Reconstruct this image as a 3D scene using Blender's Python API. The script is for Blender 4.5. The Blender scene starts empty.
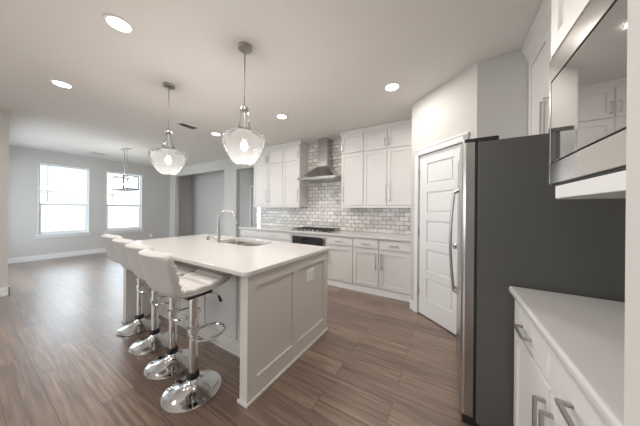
import bpy, bmesh, math, random
from mathutils import Vector, Matrix
random.seed(7)
PI = math.pi
sc = bpy.context.scene
col = sc.collection

# ------------------------------------------------------------------ camera
cam_d = bpy.data.cameras.new('camera')
cam = bpy.data.objects.new('camera', cam_d)
col.objects.link(cam)
sc.camera = cam
YAW, ROLL, FPX = math.radians(30.9), math.radians(0.5), 217.4
fwd = Vector((-math.sin(YAW), math.cos(YAW), 0))
right = Vector((math.cos(YAW), math.sin(YAW), 0))
up = Vector((0, 0, 1))
r2 = right * math.cos(ROLL) + up * math.sin(ROLL)
u2 = -right * math.sin(ROLL) + up * math.cos(ROLL)
mw = Matrix((r2, u2, -fwd)).transposed().to_4x4()
mw.translation = Vector((0, 0, 1.33))
cam.matrix_world = mw
cam_d.sensor_width = 36
cam_d.lens = FPX / 640 * 36
cam_d.shift_y = -3.5 / 640
cam_d.clip_start = 0.02

# ------------------------------------------------------------------ view, sky, added fill lamps
sc.view_settings.view_transform = 'Standard'
sc.view_settings.look = 'None'
sc.view_settings.gamma = 1
sc.view_settings.exposure = 0.13
world = bpy.data.worlds.new('overcast_sky')
sc.world = world
world.use_nodes = True
bg = world.node_tree.nodes['Background']
bg.inputs[0].default_value = (0.86, 0.93, 1.0, 1)
bg.inputs[1].default_value = 5.5


def area_light(name, loc, rot, sx, sy, power, color=(1, 1, 1)):
    d = bpy.data.lights.new(name, 'AREA')
    d.shape = 'RECTANGLE'
    d.size, d.size_y, d.energy, d.color = sx, sy, power, color
    o = bpy.data.objects.new(name, d)
    col.objects.link(o)
    o.location = loc
    o.rotation_euler = rot
    return o


# added fill lamps, standing in for daylight from unseen openings behind the photographer
area_light('rear_fill_light', (-2.2, -4.36, 1.5), (PI / 2, 0, 0), 2.3, 1.3, 8, (0.97, 0.98, 1.0))
area_light('side_fill_light', (-5.68, -2.4, 1.5), (PI / 2, 0, -PI / 2), 2.5, 1.1, 5, (0.66, 0.83, 1.0))
# added lamp brightening the dining area, set just outside its unseen glazed doors
area_light('dining_fill_light', (-7.3, 0.22, 1.25), (PI / 2 + 0.05, 0, 0), 2.2, 2.1, 34, (0.72, 0.86, 1.0))

# ------------------------------------------------------------------ materials


def mat(name, color, rough=0.5, metal=0.0, **kw):
    m = bpy.data.materials.new(name)
    m.use_nodes = True
    b = m.node_tree.nodes['Principled BSDF']
    b.inputs['Base Color'].default_value = (*color, 1)
    b.inputs['Roughness'].default_value = rough
    b.inputs['Metallic'].default_value = metal
    for k, v in kw.items():
        b.inputs[k.replace('_', ' ')].default_value = v
    return m


def nd(m, t, **kw):
    n = m.node_tree.nodes.new(t)
    for k, v in kw.items():
        setattr(n, k, v)
    return n


def lk(m, a, b):
    m.node_tree.links.new(a, b)


def add_noise_bump(m, scale=200, strength=0.05, dist=0.002, stretch=None):
    tc = nd(m, 'ShaderNodeTexCoord')
    nz = nd(m, 'ShaderNodeTexNoise')
    nz.inputs['Scale'].default_value = scale
    nz.inputs['Detail'].default_value = 3
    if stretch:
        mp = nd(m, 'ShaderNodeMapping')
        mp.inputs['Scale'].default_value = stretch
        lk(m, tc.outputs['Object'], mp.inputs[0])
        lk(m, mp.outputs[0], nz.inputs['Vector'])
    else:
        lk(m, tc.outputs['Object'], nz.inputs['Vector'])
    bp = nd(m, 'ShaderNodeBump')
    bp.inputs['Strength'].default_value = strength
    bp.inputs['Distance'].default_value = dist
    lk(m, nz.outputs['Fac'], bp.inputs['Height'])
    lk(m, bp.outputs[0], m.node_tree.nodes['Principled BSDF'].inputs['Normal'])
    return m


def ramp_color(m, fac, stops, target='Base Color'):
    r = nd(m, 'ShaderNodeValToRGB')
    el = r.color_ramp.elements
    while len(el) < len(stops):
        el.new(0.5)
    for e, (p, c) in zip(el, stops):
        e.position = p
        e.color = (*c, 1) if len(c) == 3 else c
    lk(m, fac, r.inputs[0])
    if target:
        lk(m, r.outputs[0], m.node_tree.nodes['Principled BSDF'].inputs[target])
    return r


M = {}
M['wall'] = add_noise_bump(mat('grey_wall_paint', (0.57, 0.555, 0.53), 0.75), 220, 0.12)
M['ceiling'] = add_noise_bump(mat('ceiling_paint', (0.78, 0.75, 0.72), 0.85), 160, 0.15)
M['trim'] = mat('white_trim_paint', (0.76, 0.76, 0.76), 0.4)
M['cabinet'] = mat('white_cabinet_paint', (0.70, 0.68, 0.665), 0.38)
M['island'] = mat('grey_island_paint', (0.64, 0.61, 0.57), 0.42)
M['quartz'] = mat('white_quartz', (0.60, 0.585, 0.57), 0.18)
M['steel'] = add_noise_bump(mat('brushed_stainless', (0.47, 0.455, 0.44), 0.25, 1.0), 60, 0.05, 0.001, (1, 1, 30))
M['steel_smooth'] = mat('smooth_stainless', (0.60, 0.58, 0.56), 0.14, 1.0)
M['sink_steel'] = mat('satin_sink_steel', (0.72, 0.70, 0.67), 0.33, 1.0)
M['dark_nickel'] = mat('dark_nickel', (0.16, 0.15, 0.15), 0.45, 0.6)
M['nickel'] = mat('brushed_nickel', (0.46, 0.44, 0.42), 0.3, 1.0)
M['chrome'] = mat('polished_chrome', (0.78, 0.78, 0.78), 0.07, 1.0)
M['fridge_side'] = add_noise_bump(mat('dark_grey_fridge_enamel', (0.088, 0.087, 0.083), 0.42), 400, 0.1, 0.001)
M['black'] = mat('black_plastic', (0.012, 0.012, 0.012), 0.4)
M['iron'] = mat('cast_iron', (0.02, 0.02, 0.02), 0.55)
M['black_glass'] = mat('black_glass', (0.014, 0.014, 0.015), 0.06, 0.0, Specular_IOR_Level=1.0)
M['oven_glass'] = mat('oven_glass', (0.03, 0.032, 0.034), 0.12)
M['leather'] = add_noise_bump(mat('white_leatherette', (0.52, 0.50, 0.475), 0.42), 260, 0.2, 0.001)
M['plastic'] = mat('white_plastic', (0.88, 0.88, 0.87), 0.35)
M['mw_glass'] = mat('mirror_dark_glass', (0.42, 0.41, 0.40), 0.03, 0.85)
M['sill'] = mat('white_window_vinyl', (0.84, 0.86, 0.87), 0.35)
M['lawn'] = add_noise_bump(mat('lawn', (0.35, 0.40, 0.28), 0.9), 8, 0.5)
M['roof'] = mat('pale_roof_shingle', (0.36, 0.36, 0.37), 0.9)
M['fascia'] = mat('pale_fascia', (0.6, 0.6, 0.6), 0.6)

# clear glass that lets daylight through
g = bpy.data.materials.new('window_glass')
g.use_nodes = True
nt = g.node_tree
nt.nodes.remove(nt.nodes['Principled BSDF'])
tr = nt.nodes.new('ShaderNodeBsdfTransparent')
tr.inputs[0].default_value = (0.93, 0.96, 0.97, 1)
gl = nt.nodes.new('ShaderNodeBsdfGlossy')
gl.inputs['Roughness'].default_value = 0.02
fr = nt.nodes.new('ShaderNodeFresnel')
fr.inputs[0].default_value = 1.35
mx = nt.nodes.new('ShaderNodeMixShader')
nt.links.new(fr.outputs[0], mx.inputs[0])
nt.links.new(tr.outputs[0], mx.inputs[1])
nt.links.new(gl.outputs[0], mx.inputs[2])
nt.links.new(mx.outputs[0], nt.nodes['Material Output'].inputs[0])
M['glass'] = g
# thin blown glass for the pendants
g = bpy.data.materials.new('blown_glass')
g.use_nodes = True
nt = g.node_tree
nt.nodes.remove(nt.nodes['Principled BSDF'])
tr = nt.nodes.new('ShaderNodeBsdfTransparent')
tr.inputs[0].default_value = (0.985, 0.985, 0.985, 1)
gl = nt.nodes.new('ShaderNodeBsdfGlossy')
gl.inputs['Roughness'].default_value = 0.04
fr = nt.nodes.new('ShaderNodeLayerWeight')
fr.inputs[0].default_value = 0.09
tcn = nt.nodes.new('ShaderNodeTexCoord')
nzn = nt.nodes.new('ShaderNodeTexNoise')
nzn.inputs['Scale'].default_value = 14
bpn = nt.nodes.new('ShaderNodeBump')
bpn.inputs['Strength'].default_value = 0.35
bpn.inputs['Distance'].default_value = 0.02
nt.links.new(tcn.outputs['Object'], nzn.inputs['Vector'])
nt.links.new(nzn.outputs['Fac'], bpn.inputs['Height'])
nt.links.new(bpn.outputs[0], gl.inputs['Normal'])
nt.links.new(bpn.outputs[0], fr.inputs['Normal'])
mx = nt.nodes.new('ShaderNodeMixShader')
nt.links.new(fr.outputs['Fresnel'], mx.inputs[0])
nt.links.new(tr.outputs[0], mx.inputs[1])
nt.links.new(gl.outputs[0], mx.inputs[2])
tl = nt.nodes.new('ShaderNodeBsdfTranslucent')
tl.inputs[0].default_value = (1, 1, 1, 1)
m3 = nt.nodes.new('ShaderNodeMixShader')
m3.inputs[0].default_value = 0.016
nt.links.new(mx.outputs[0], m3.inputs[1])
nt.links.new(tl.outputs[0], m3.inputs[2])
nt.links.new(m3.outputs[0], nt.nodes['Material Output'].inputs[0])
M['blown'] = g


def emis(name, color, s):
    m = mat(name, color, 0.5)
    b = m.node_tree.nodes['Principled BSDF']
    b.inputs['Emission Color'].default_value = (*color, 1)
    b.inputs['Emission Strength'].default_value = s
    return m


M['lens'] = emis('lit_lens', (1.0, 0.96, 0.9), 9)
M['bulb'] = emis('lit_bulb', (1.0, 0.95, 0.88), 40)
M['candle'] = emis('lit_candle_bulb', (1.0, 0.96, 0.9), 14)


def floor_material():
    m = mat('wood_look_plank', (0.2, 0.13, 0.1), 0.3, Coat_Weight=1.0, Coat_Roughness=0.36, Coat_IOR=1.62)
    b = m.node_tree.nodes['Principled BSDF']
    tc = nd(m, 'ShaderNodeTexCoord')
    mp = nd(m, 'ShaderNodeMapping')
    mp.inputs['Location'].default_value = (0.33, -0.51 + 0.175 * 20, 0)
    lk(m, tc.outputs['Object'], mp.inputs[0])
    br = nd(m, 'ShaderNodeTexBrick')
    br.offset, br.offset_frequency = 0.37, 2
    br.inputs['Scale'].default_value = 1
    br.inputs['Brick Width'].default_value = 1.22
    br.inputs['Row Height'].default_value = 0.175
    br.inputs['Mortar Size'].default_value = 0.002
    br.inputs['Mortar Smooth'].default_value = 0.2
    br.inputs['Color1'].default_value = (0, 0, 0, 1)
    br.inputs['Color2'].default_value = (1, 1, 1, 1)
    br.inputs['Mortar'].default_value = (0.5, 0.5, 0.5, 1)
    lk(m, mp.outputs[0], br.inputs['Vector'])
    # every plank shifts its own grain
    add = nd(m, 'ShaderNodeVectorMath', operation='MULTIPLY_ADD')
    add.inputs[1].default_value = (7.3, 3.1, 5.7)
    lk(m, br.outputs['Color'], add.inputs[0])
    lk(m, mp.outputs[0], add.inputs[2])
    mp2 = nd(m, 'ShaderNodeMapping')
    mp2.inputs['Scale'].default_value = (1.1, 24, 1)
    lk(m, add.outputs[0], mp2.inputs[0])
    nz = nd(m, 'ShaderNodeTexNoise')
    nz.inputs['Scale'].default_value = 2.2
    nz.inputs['Detail'].default_value = 7
    nz.inputs['Roughness'].default_value = 0.5
    nz.inputs['Distortion'].default_value = 0.35
    lk(m, mp2.outputs[0], nz.inputs['Vector'])
    mxf = nd(m, 'ShaderNodeMath', operation='MULTIPLY_ADD')
    mxf.inputs[1].default_value = 0.24
    cmp_ = nd(m, 'ShaderNodeMath', operation='MULTIPLY_ADD')
    cmp_.inputs[1].default_value = 1.05
    cmp_.inputs[2].default_value = -0.025
    lk(m, nz.outputs['Fac'], cmp_.inputs[0])
    sep = nd(m, 'ShaderNodeSeparateColor')
    lk(m, br.outputs['Color'], sep.inputs[0])
    lk(m, sep.outputs[0], mxf.inputs[0])
    sub = nd(m, 'ShaderNodeMath', operation='SUBTRACT')
    sub.inputs[1].default_value = 0.12
    lk(m, cmp_.outputs[0], sub.inputs[0])
    lk(m, sub.outputs[0], mxf.inputs[2])
    rp = ramp_color(m, mxf.outputs[0], [(0.10, (0.060, 0.033, 0.021)), (0.38, (0.125, 0.074, 0.050)),
                                        (0.62, (0.235, 0.150, 0.104)), (0.92, (0.44, 0.30, 0.215))], None)
    mc = nd(m, 'ShaderNodeMixRGB')
    mc.inputs[2].default_value = (0.03, 0.02, 0.016, 1)
    lk(m, br.outputs['Fac'], mc.inputs[0])
    lk(m, rp.outputs[0], mc.inputs[1])
    lk(m, mc.outputs[0], b.inputs['Base Color'])
    rr = ramp_color(m, nz.outputs['Fac'], [(0.3, (0.30,) * 3), (0.75, (0.36,) * 3)], None)
    lk(m, rr.outputs[0], b.inputs['Roughness'])
    bp = nd(m, 'ShaderNodeBump')
    bp.inputs['Strength'].default_value = 0.25
    bp.inputs['Distance'].default_value = 0.002
    inv = nd(m, 'ShaderNodeMath', operation='SUBTRACT')
    inv.inputs[0].default_value = 1
    lk(m, br.outputs['Fac'], inv.inputs[1])
    ad = nd(m, 'ShaderNodeMath', operation='MULTIPLY_ADD')
    ad.inputs[1].default_value = 0.12
    lk(m, nz.outputs['Fac'], ad.inputs[0])
    lk(m, inv.outputs[0], ad.inputs[2])
    lk(m, ad.outputs[0], bp.inputs['Height'])
    lk(m, bp.outputs[0], b.inputs['Normal'])
    return m


M['floor'] = floor_material()


def brick_mat(name, bw, rh, mortar, c1, c2, cm, rough, axes='xz', marble=True, bump=0.4):
    m = mat(name, c1, rough)
    b = m.node_tree.nodes['Principled BSDF']
    tc = nd(m, 'ShaderNodeTexCoord')
    sp = nd(m, 'ShaderNodeSeparateXYZ')
    cb = nd(m, 'ShaderNodeCombineXYZ')
    lk(m, tc.outputs['Object'], sp.inputs[0])
    lk(m, sp.outputs['XYZ'.index(axes[0].upper())], cb.inputs[0])
    lk(m, sp.outputs[2], cb.inputs[1])
    br = nd(m, 'ShaderNodeTexBrick')
    br.inputs['Scale'].default_value = 1
    br.inputs['Brick Width'].default_value = bw
    br.inputs['Row Height'].default_value = rh
    br.inputs['Mortar Size'].default_value = mortar
    br.inputs['Mortar Smooth'].default_value = 0.15
    br.inputs['Color1'].default_value = (*c1, 1)
    br.inputs['Color2'].default_value = (*c2, 1)
    br.inputs['Mortar'].default_value = (*cm, 1)
    lk(m, cb.outputs[0], br.inputs['Vector'])
    if marble:
        nz = nd(m, 'ShaderNodeTexNoise')
        nz.inputs['Scale'].default_value = 9
        nz.inputs['Detail'].default_value = 7
        nz.inputs['Distortion'].default_value = 1.6
        lk(m, tc.outputs['Object'], nz.inputs['Vector'])
        rp = ramp_color(m, nz.outputs['Fac'], [(0.35, (0.62, 0.62, 0.63)), (0.55, (1, 1, 1))], None)
        mm = nd(m, 'ShaderNodeMixRGB', blend_type='MULTIPLY')
        mm.inputs[0].default_value = 0.6
        lk(m, br.outputs['Color'], mm.inputs[1])
        lk(m, rp.outputs[0], mm.inputs[2])
        lk(m, mm.outputs[0], b.inputs['Base Color'])
    else:
        lk(m, br.outputs['Color'], b.inputs['Base Color'])
    bp = nd(m, 'ShaderNodeBump')
    bp.invert = True
    bp.inputs['Strength'].default_value = bump
    bp.inputs['Distance'].default_value = 0.004
    lk(m, br.outputs['Fac'], bp.inputs['Height'])
    lk(m, bp.outputs[0], b.inputs['Normal'])
    return m


M['tile'] = brick_mat('marble_subway_tile', 0.152, 0.076, 0.005, (0.90, 0.86, 0.82), (0.62, 0.585, 0.555), (0.27, 0.24, 0.215), 0.22)
M['brick'] = brick_mat('pale_brick', 0.3, 0.1, 0.012, (0.62, 0.56, 0.53), (0.52, 0.47, 0.45), (0.75, 0.73, 0.7), 0.9, 'yz', False)

# ------------------------------------------------------------------ mesh helpers


class MB:
    def __init__(self):
        self.bm = bmesh.new()

    def box(self, x0, x1, y0, y1, z0, z1, bev=0.0, seg=2, mtx=None):
        r = bmesh.ops.create_cube(self.bm, size=1)
        vs = r['verts']
        for v in vs:
            v.co = Vector(((x0 + x1) / 2 + v.co.x * (x1 - x0), (y0 + y1) / 2 + v.co.y * (y1 - y0), (z0 + z1) / 2 + v.co.z * (z1 - z0)))
        if bev > 0:
            es = {e for v in vs for e in v.link_edges}
            rr = bmesh.ops.bevel(self.bm, geom=list(es), offset=bev, segments=seg, affect='EDGES', profile=0.5)
            vs = list({v for f in rr['faces'] for v in f.verts} | {v for v in vs if v.is_valid})
        if mtx is not None:
            for v in vs:
                v.co = mtx @ v.co
        return self

    def tube(self, pts, r, n=12, closed=False, caps=True):
        pts = [Vector(p) for p in pts]
        rs = r if isinstance(r, (list, tuple)) else [r] * len(pts)
        rings = []
        N = len(pts)
        prev = None
        for i, p in enumerate(pts):
            if closed:
                d = (pts[(i + 1) % N] - pts[(i - 1) % N]).normalized()
            elif i == 0:
                d = (pts[1] - p).normalized()
            elif i == N - 1:
                d = (p - pts[i - 1]).normalized()
            else:
                d = ((pts[i + 1] - p).normalized() + (p - pts[i - 1]).normalized()).normalized()
            if prev is None:
                a = Vector((0, 0, 1)) if abs(d.z) < 0.9 else Vector((1, 0, 0))
                s = d.cross(a).normalized()
            else:
                s = (prev - d * prev.dot(d)).normalized()
            prev = s
            t = d.cross(s)
            rings.append([self.bm.verts.new(p + (s * math.cos(2 * PI * k / n) + t * math.sin(2 * PI * k / n)) * rs[i]) for k in range(n)])
        m = N if closed else N - 1
        for i in range(m):
            a, b = rings[i], rings[(i + 1) % N]
            for k in range(n):
                f = self.bm.faces.new((a[k], a[(k + 1) % n], b[(k + 1) % n], b[k]))
                f.smooth = True
        if caps and not closed:
            self.bm.faces.new(rings[0][::-1])
            self.bm.faces.new(rings[-1])
        return self

    def lathe(self, prof, cx=0, cy=0, n=40, closed=False):
        rings = []
        for (r, z) in prof:
            if r < 1e-5:
                rings.append([self.bm.verts.new((cx, cy, z))])
            else:
                rings.append([self.bm.verts.new((cx + r * math.cos(2 * PI * k / n), cy + r * math.sin(2 * PI * k / n), z)) for k in range(n)])
        idx = list(range(len(rings) - 1))
        pairs = [(i, i + 1) for i in idx] + ([(len(rings) - 1, 0)] if closed else [])
        for i, j in pairs:
            a, b = rings[i], rings[j]
            for k in range(n):
                k2 = (k + 1) % n
                if len(a) == 1 and len(b) == 1:
                    continue
                if len(a) == 1:
                    f = self.bm.faces.new((a[0], b[k2], b[k]))
                elif len(b) == 1:
                    f = self.bm.faces.new((a[k], a[k2], b[0]))
                else:
                    f = self.bm.faces.new((a[k], a[k2], b[k2], b[k]))
                f.smooth = True
        return self

    def prism(self, pts, axis, a0, a1):
        """outline pts (2-D) extruded along axis from a0 to a1"""
        def P(p, a):
            if axis == 'x':
                return (a, p[0], p[1])
            if axis == 'y':
                return (p[0], a, p[1])
            return (p[0], p[1], a)
        A = [self.bm.verts.new(P(p, a0)) for p in pts]
        B = [self.bm.verts.new(P(p, a1)) for p in pts]
        n = len(pts)
        for k in range(n):
            self.bm.faces.new((A[k], A[(k + 1) % n], B[(k + 1) % n], B[k]))
        self.bm.faces.new(A[::-1])
        self.bm.faces.new(B)
        return self

    def poly(self, verts, faces):
        V = [self.bm.verts.new(v) for v in verts]
        for f in faces:
            self.bm.faces.new([V[i] for i in f])
        return self

    def build(self, name, m, parent=None, smooth=False, mtx=None):
        bm = self.bm
        if mtx is not None:
            bm.transform(mtx)
        if parent is not None:
            bm.transform(world_of(parent).inverted())
        bmesh.ops.recalc_face_normals(bm, faces=bm.faces)
        for ed in bm.edges:
            if len(ed.link_faces) == 2 and ed.calc_face_angle(0) > 0.62:
                ed.smooth = False
        me = bpy.data.meshes.new(name)
        bm.to_mesh(me)
        bm.free()
        me.materials.append(m)
        if smooth:
            for p in me.polygons:
                p.use_smooth = True
        o = bpy.data.objects.new(name, me)
        col.objects.link(o)
        if parent is not None:
            o.parent = parent
        return o


def world_of(o):
    m = Matrix.Translation(o.location) @ o.rotation_euler.to_matrix().to_4x4()
    return world_of(o.parent) @ m if o.parent else m


def empty(name, loc, label, cat, group=None, rz=0):
    o = bpy.data.objects.new(name, None)
    col.objects.link(o)
    o.empty_display_size = 0.05
    o.location = loc
    o.rotation_euler = (0, 0, rz)
    return tag(o, label, cat, group)


def tag(o, label, cat, group=None):
    o['label'] = label
    o['category'] = cat
    if group:
        o['group'] = group
    return o


def struct(o):
    o['kind'] = 'structure'
    return o


def copy_tree(o, parent=None):
    c = o.copy()
    col.objects.link(c)
    c.parent = parent
    for ch in list(o.children):
        copy_tree(ch, c)
    return c


# ------------------------------------------------------------------ room shell
CH = 2.77          # ceiling height
WX = -8.8          # window wall
BY = 4.0           # back wall

struct(MB().box(-9.0, 1.1, -4.5, 6.0, -0.12, 0).build('floor', M['floor']))
struct(MB().box(-9.0, 1.1, -4.5, 6.0, CH, CH + 0.15).build('ceiling', M['ceiling']))

# window wall with two openings
W1 = (1.035, 1.935, 0.63, 2.43)
W2 = (2.285, 3.17, 0.63, 2.43)
w = MB()
ys = [-0.6, W1[0], W1[1], W2[0], W2[1], 5.4]
for i in range(0, 6, 2):
    w.box(WX - 0.15, WX, ys[i], ys[i + 1], 0, CH)
for W in (W1, W2):
    w.box(WX - 0.15, WX, W[0], W[1], 0, W[2]).box(WX - 0.15, WX, W[0], W[1], W[3], CH)
struct(w.build('wall_left', M['wall']))

# back wall: niche opening, doorway, kitchen part
w = MB()
w.box(WX, -8.42, BY, BY + 0.12, 0, CH)
w.box(-8.42, -5.65, BY, BY + 0.12, 2.47, CH)
w.box(-5.65, -5.12, BY, BY + 0.12, 0, CH)
w.box(-5.12, -4.17, BY, BY + 0.12, 2.43, CH)
w.box(-4.17, 1.1, BY, BY + 0.12, 0, CH)
struct(w.build('wall_back', M['wall']))
# hall beyond the doorway, with a glazed door
w = MB()
w.box(WX, -5.47, 4.8, 4.9, 0, CH).box(-4.93, -3.4, 4.8, 4.9, 0, CH).box(-5.47, -4.93, 4.8, 4.9, 2.08, CH)
w.box(-3.4, -3.3, 4.12, 4.9, 0, CH)
struct(w.build('wall_hall', M['wall']))
d = struct(MB().box(-5.47, -5.40, 4.78, 4.88, 0, 2.08).box(-4.99, -4.93, 4.78, 4.88, 0, 2.08)
           .box(-5.40, -4.99, 4.78, 4.88, 2.0, 2.08).box(-5.40, -5.20, 4.82, 4.86, 0.01, 2.0).box(-5.02, -4.99, 4.82, 4.86, 0.01, 2.0)
           .box(-5.20, -5.02, 4.82, 4.86, 1.40, 2.0).box(-5.20, -5.02, 4.82, 4.86, 0.01, 0.6).build('door_2', M['trim']))
MB().box(-5.20, -5.02, 4.835, 4.842, 0.6, 1.40).build('door_pane', M['glass'], d)

# stub wall at the left edge, dining south wall
struct(MB().box(-5.83, -5.70, -1.1, 0.40, 0, CH).box(-8.8, -8.5, 0.28, 0.40, 0, CH).box(-6.1, -5.83, 0.28, 0.40, 0, CH).box(-8.5, -6.1, 0.28, 0.40, 2.4, CH).build('wall_divider', M['wall']))
struct(MB().box(-5.83, -5.70, -4.5, -3.7, 0, CH).box(-5.83, -5.70, -3.7, -1.1, 2.1, CH).box(-5.83, -5.70, -3.7, -1.1, 0, 0.9).build('wall_side', M['wall']))
struct(MB().box(-5.7, 1.1, -4.5, -4.38, 2.2, CH).box(-5.7, 1.1, -4.5, -4.38, 0, 0.8).box(-5.7, -3.4, -4.5, -4.38, 0.8, 2.2).box(-1.0, 1.1, -4.5, -4.38, 0.8, 2.2)
       .build('wall_rear', M['wall']))
# right wall, alcove wall, near stub
struct(MB().box(0.94, 1.1, -4.5, 4.0, 0, CH).build('wall_right', M['wall']))
struct(MB().box(0.150, 0.94, 0.20, 0.342, 0, CH).build('wall_near', M['wall']))

# pantry: side, diagonal with door opening, alcove back
PA, PB = Vector((-0.455, 3.17)), Vector((0.215, 2.57))
dirp = (PB - PA).normalized()
PL = (PB - PA).length
ang = math.atan2(dirp.y, dirp.x)
PM = Matrix.Translation((PA.x, PA.y, 0)) @ Matrix.Rotation(ang, 4, 'Z')   # local x along wall, -y faces the kitchen
DX0, DX1, DH = 0.140, 0.768, 2.035
w = MB()
w.box(-0.455, -0.36, 3.17, BY, 0, CH)
w.box(PB.x, 0.94, 2.57, 2.68, 0, CH)
w2 = MB()
w2.box(0, DX0, 0, 0.1, 0, CH).box(DX1, PL, 0, 0.1, 0, CH).box(DX0, DX1, 0, 0.1, DH, CH)
w2.bm.transform(PM)
tmp = bpy.data.meshes.new('t')
w2.bm.to_mesh(tmp)
w.bm.from_mesh(tmp)
bpy.data.meshes.remove(tmp)
struct(w.build('wall_pantry', M['wall']))

# pantry door, five horizontal panels
d = MB()
T = 0.035
yf = 0.012
zs = [0.012, 0.24]
rails = [(0.012, 0.23)]
gap = 0.10
ph = (DH - 0.012 - 0.23 - 0.11 - 4 * gap) / 5
d.box(DX0 + 0.003, DX1 - 0.003, yf + 0.012, yf + T, 0.012, DH - 0.004)
sl, sr = DX0 + 0.003, DX1 - 0.003
st = 0.125
d.box(sl, sl + st, yf, yf + 0.013, 0.012, DH - 0.004, 0.003).box(sr - st, sr, yf, yf + 0.013, 0.012, DH - 0.004, 0.003)
z = 0.012
d.box(sl + st - .002, sr - st + .002, yf, yf + 0.013, 0.012, 0.23, 0.003)
z = 0.23
for k in range(5):
    d.box(sl + st + 0.022, sr - st - 0.022, yf + 0.004, yf + 0.014, z + 0.022, z + ph - 0.022, 0.004)
    z2 = z + ph
    d.box(sl + st - .002, sr - st + .002, yf, yf + 0.013, z2, z2 + (gap if k < 4 else DH - 0.004 - z2), 0.003)
    z = z2 + gap
door = struct(d.build('door_1', M['trim'], mtx=PM))
for hz in (0.30, 1.05, 1.80):
    MB().box(DX0 - 0.006, DX0 + 0.012, yf - 0.008, yf + 0.001, hz - 0.045, hz + 0.045, 0.003).build('hinge', M['nickel'], door, mtx=PM)
kb = MB().lathe([(0, 0), (0.027, 0), (0.027, 0.006), (0.010, 0.01), (0.010, 0.03), (0.026, 0.04), (0.029, 0.055), (0.02, 0.066), (0, 0.068)], n=24)
kb.bm.transform(Matrix.Translation((DX1 - 0.06, yf, 0.96)) @ Matrix.Rotation(PI / 2, 4, 'X'))
kb.build('door_knob', M['nickel'], door, mtx=PM)
t = MB()
t.box(DX0 - 0.057, DX0, -0.018, 0.0, 0, DH + 0.065, 0.004).box(DX1, DX1 + 0.057, -0.018, 0.0, 0, DH + 0.065, 0.004)
t.box(DX0 - 0.057, DX1 + 0.057, -0.018, 0.0, DH, DH + 0.065, 0.004)
t.box(DX0 - 0.062, DX1 + 0.062, -0.024, 0.0, DH + 0.062, DH + 0.082, 0.004)
struct(t.build('trim_1', M['trim'], mtx=PM))
struct(MB().box(0.0, DX0 - 0.058, -0.013, 0, 0, 0.12, 0.003).build('baseboard_pantry', M['trim'], mtx=PM))

# baseboards
BH = 0.13
def bb(name, *boxes):
    m = MB()
    for b in boxes:
        m.box(*b, 0, BH, 0.004)
    struct(m.build(name, M['trim']))
bb('baseboard_left', (WX, WX + 0.016, 0.40, 4.0), (WX, WX + 0.016, 4.12, 4.8))
bb('baseboard_back', (WX + .016, -8.42, 3.984, 4.0), (-5.65, -5.12, 3.984, 4.0))
bb('baseboard_hall', (WX + .016, -5.47, 4.784, 4.8))
bb('baseboard_divider', (-5.70, -5.684, -1.1, 0.416), (-5.83, -5.684, 0.40, 0.416))
bb('baseboard_near', (0.134, 0.150, 0.20, 0.342))

# windows


def window(n, W):
    y0, y1, z0, z1 = W
    f = MB()
    X = WX - 0.10
    # outer frame
    f.box(X - 0.04, X + 0.03, y0, y0 + 0.04, z0, z1).box(X - 0.04, X + 0.03, y1 - 0.04, y1, z0, z1)
    f.box(X - 0.04, X + 0.03, y0 + .04, y1 - .04, z0, z0 + 0.045).box(X - 0.04, X + 0.03, y0 + .04, y1 - .04, z1 - 0.04, z1)
    # drywall return liner
    f.box(X + 0.03, WX + 0.003, y0, y0 + 0.012, z0, z1).box(X + 0.03, WX + 0.003, y1 - 0.012, y1, z0, z1).box(X + 0.03, WX + 0.003, y0 + .012, y1 - .012, z1 - 0.012, z1)
    o = struct(f.build('window_%d' % n, M['sill']))
    zm = 1.40
    s = MB()
    s.box(X - 0.02, X + 0.02, y0 + 0.04, y1 - 0.04, zm - 0.03, zm + 0.03, 0.004)
    for a, b in ((y0 + 0.04, y0 + 0.062), (y1 - 0.062, y1 - 0.04)):
        s.box(X - 0.012, X + 0.018, a, b, z0 + 0.045, zm - 0.03)
    s.box(X - 0.012, X + 0.018, y0 + 0.062, y1 - 0.062, z0 + 0.045, z0 + 0.075)
    s.build('window_sash', M['sill'], o)
    MB().box(X - 0.004, X, y0 + 0.062, y1 - 0.062, z0 + 0.075, zm - 0.03).build('lower_pane', M['glass'], o)
    MB().box(X - 0.004, X, y0 + 0.04, y1 - 0.04, zm + 0.03, z1 - 0.04).build('upper_pane', M['glass'], o)
    s = MB().box(WX - 0.07, WX + 0.05, y0 - 0.05, y1 + 0.05, z0 - 0.028, z0 + 0.004, 0.006)
    s.box(WX, WX + 0.018, y0 - 0.03, y1 + 0.03, z0 - 0.085, z0 - 0.028, 0.004)
    s.build('window_sill', M['trim'], o)
    MB().tube([(WX - 0.045, y0 + 0.16, z1 - 0.03), (WX - 0.045, y0 + 0.16, 1.46)], 0.006, 8).build('blind_wand', M['nickel'], o)
    return o


window(1, W1)
window(2, W2)
dw = MB()
for x in (-8.5, -7.32, -6.15):
    dw.box(x, x + 0.05, 0.30, 0.36, 0, 2.4)
dw.box(-8.45, -6.15, 0.30, 0.36, 0, 0.06).box(-8.45, -6.15, 0.30, 0.36, 2.34, 2.4)
struct(dw.build('window_4', M['sill']))
# unseen window added behind the photographer to let fill light in
pw = MB()
for x in (-3.4, -2.225, -1.05):
    pw.box(x, x + 0.05, -4.47, -4.41, 0.8, 2.2)
pw.box(-3.35, -1.05, -4.47, -4.41, 0.8, 0.86).box(-3.35, -1.05, -4.47, -4.41, 2.14, 2.2)
struct(pw.build('window_3', M['sill']))

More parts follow.
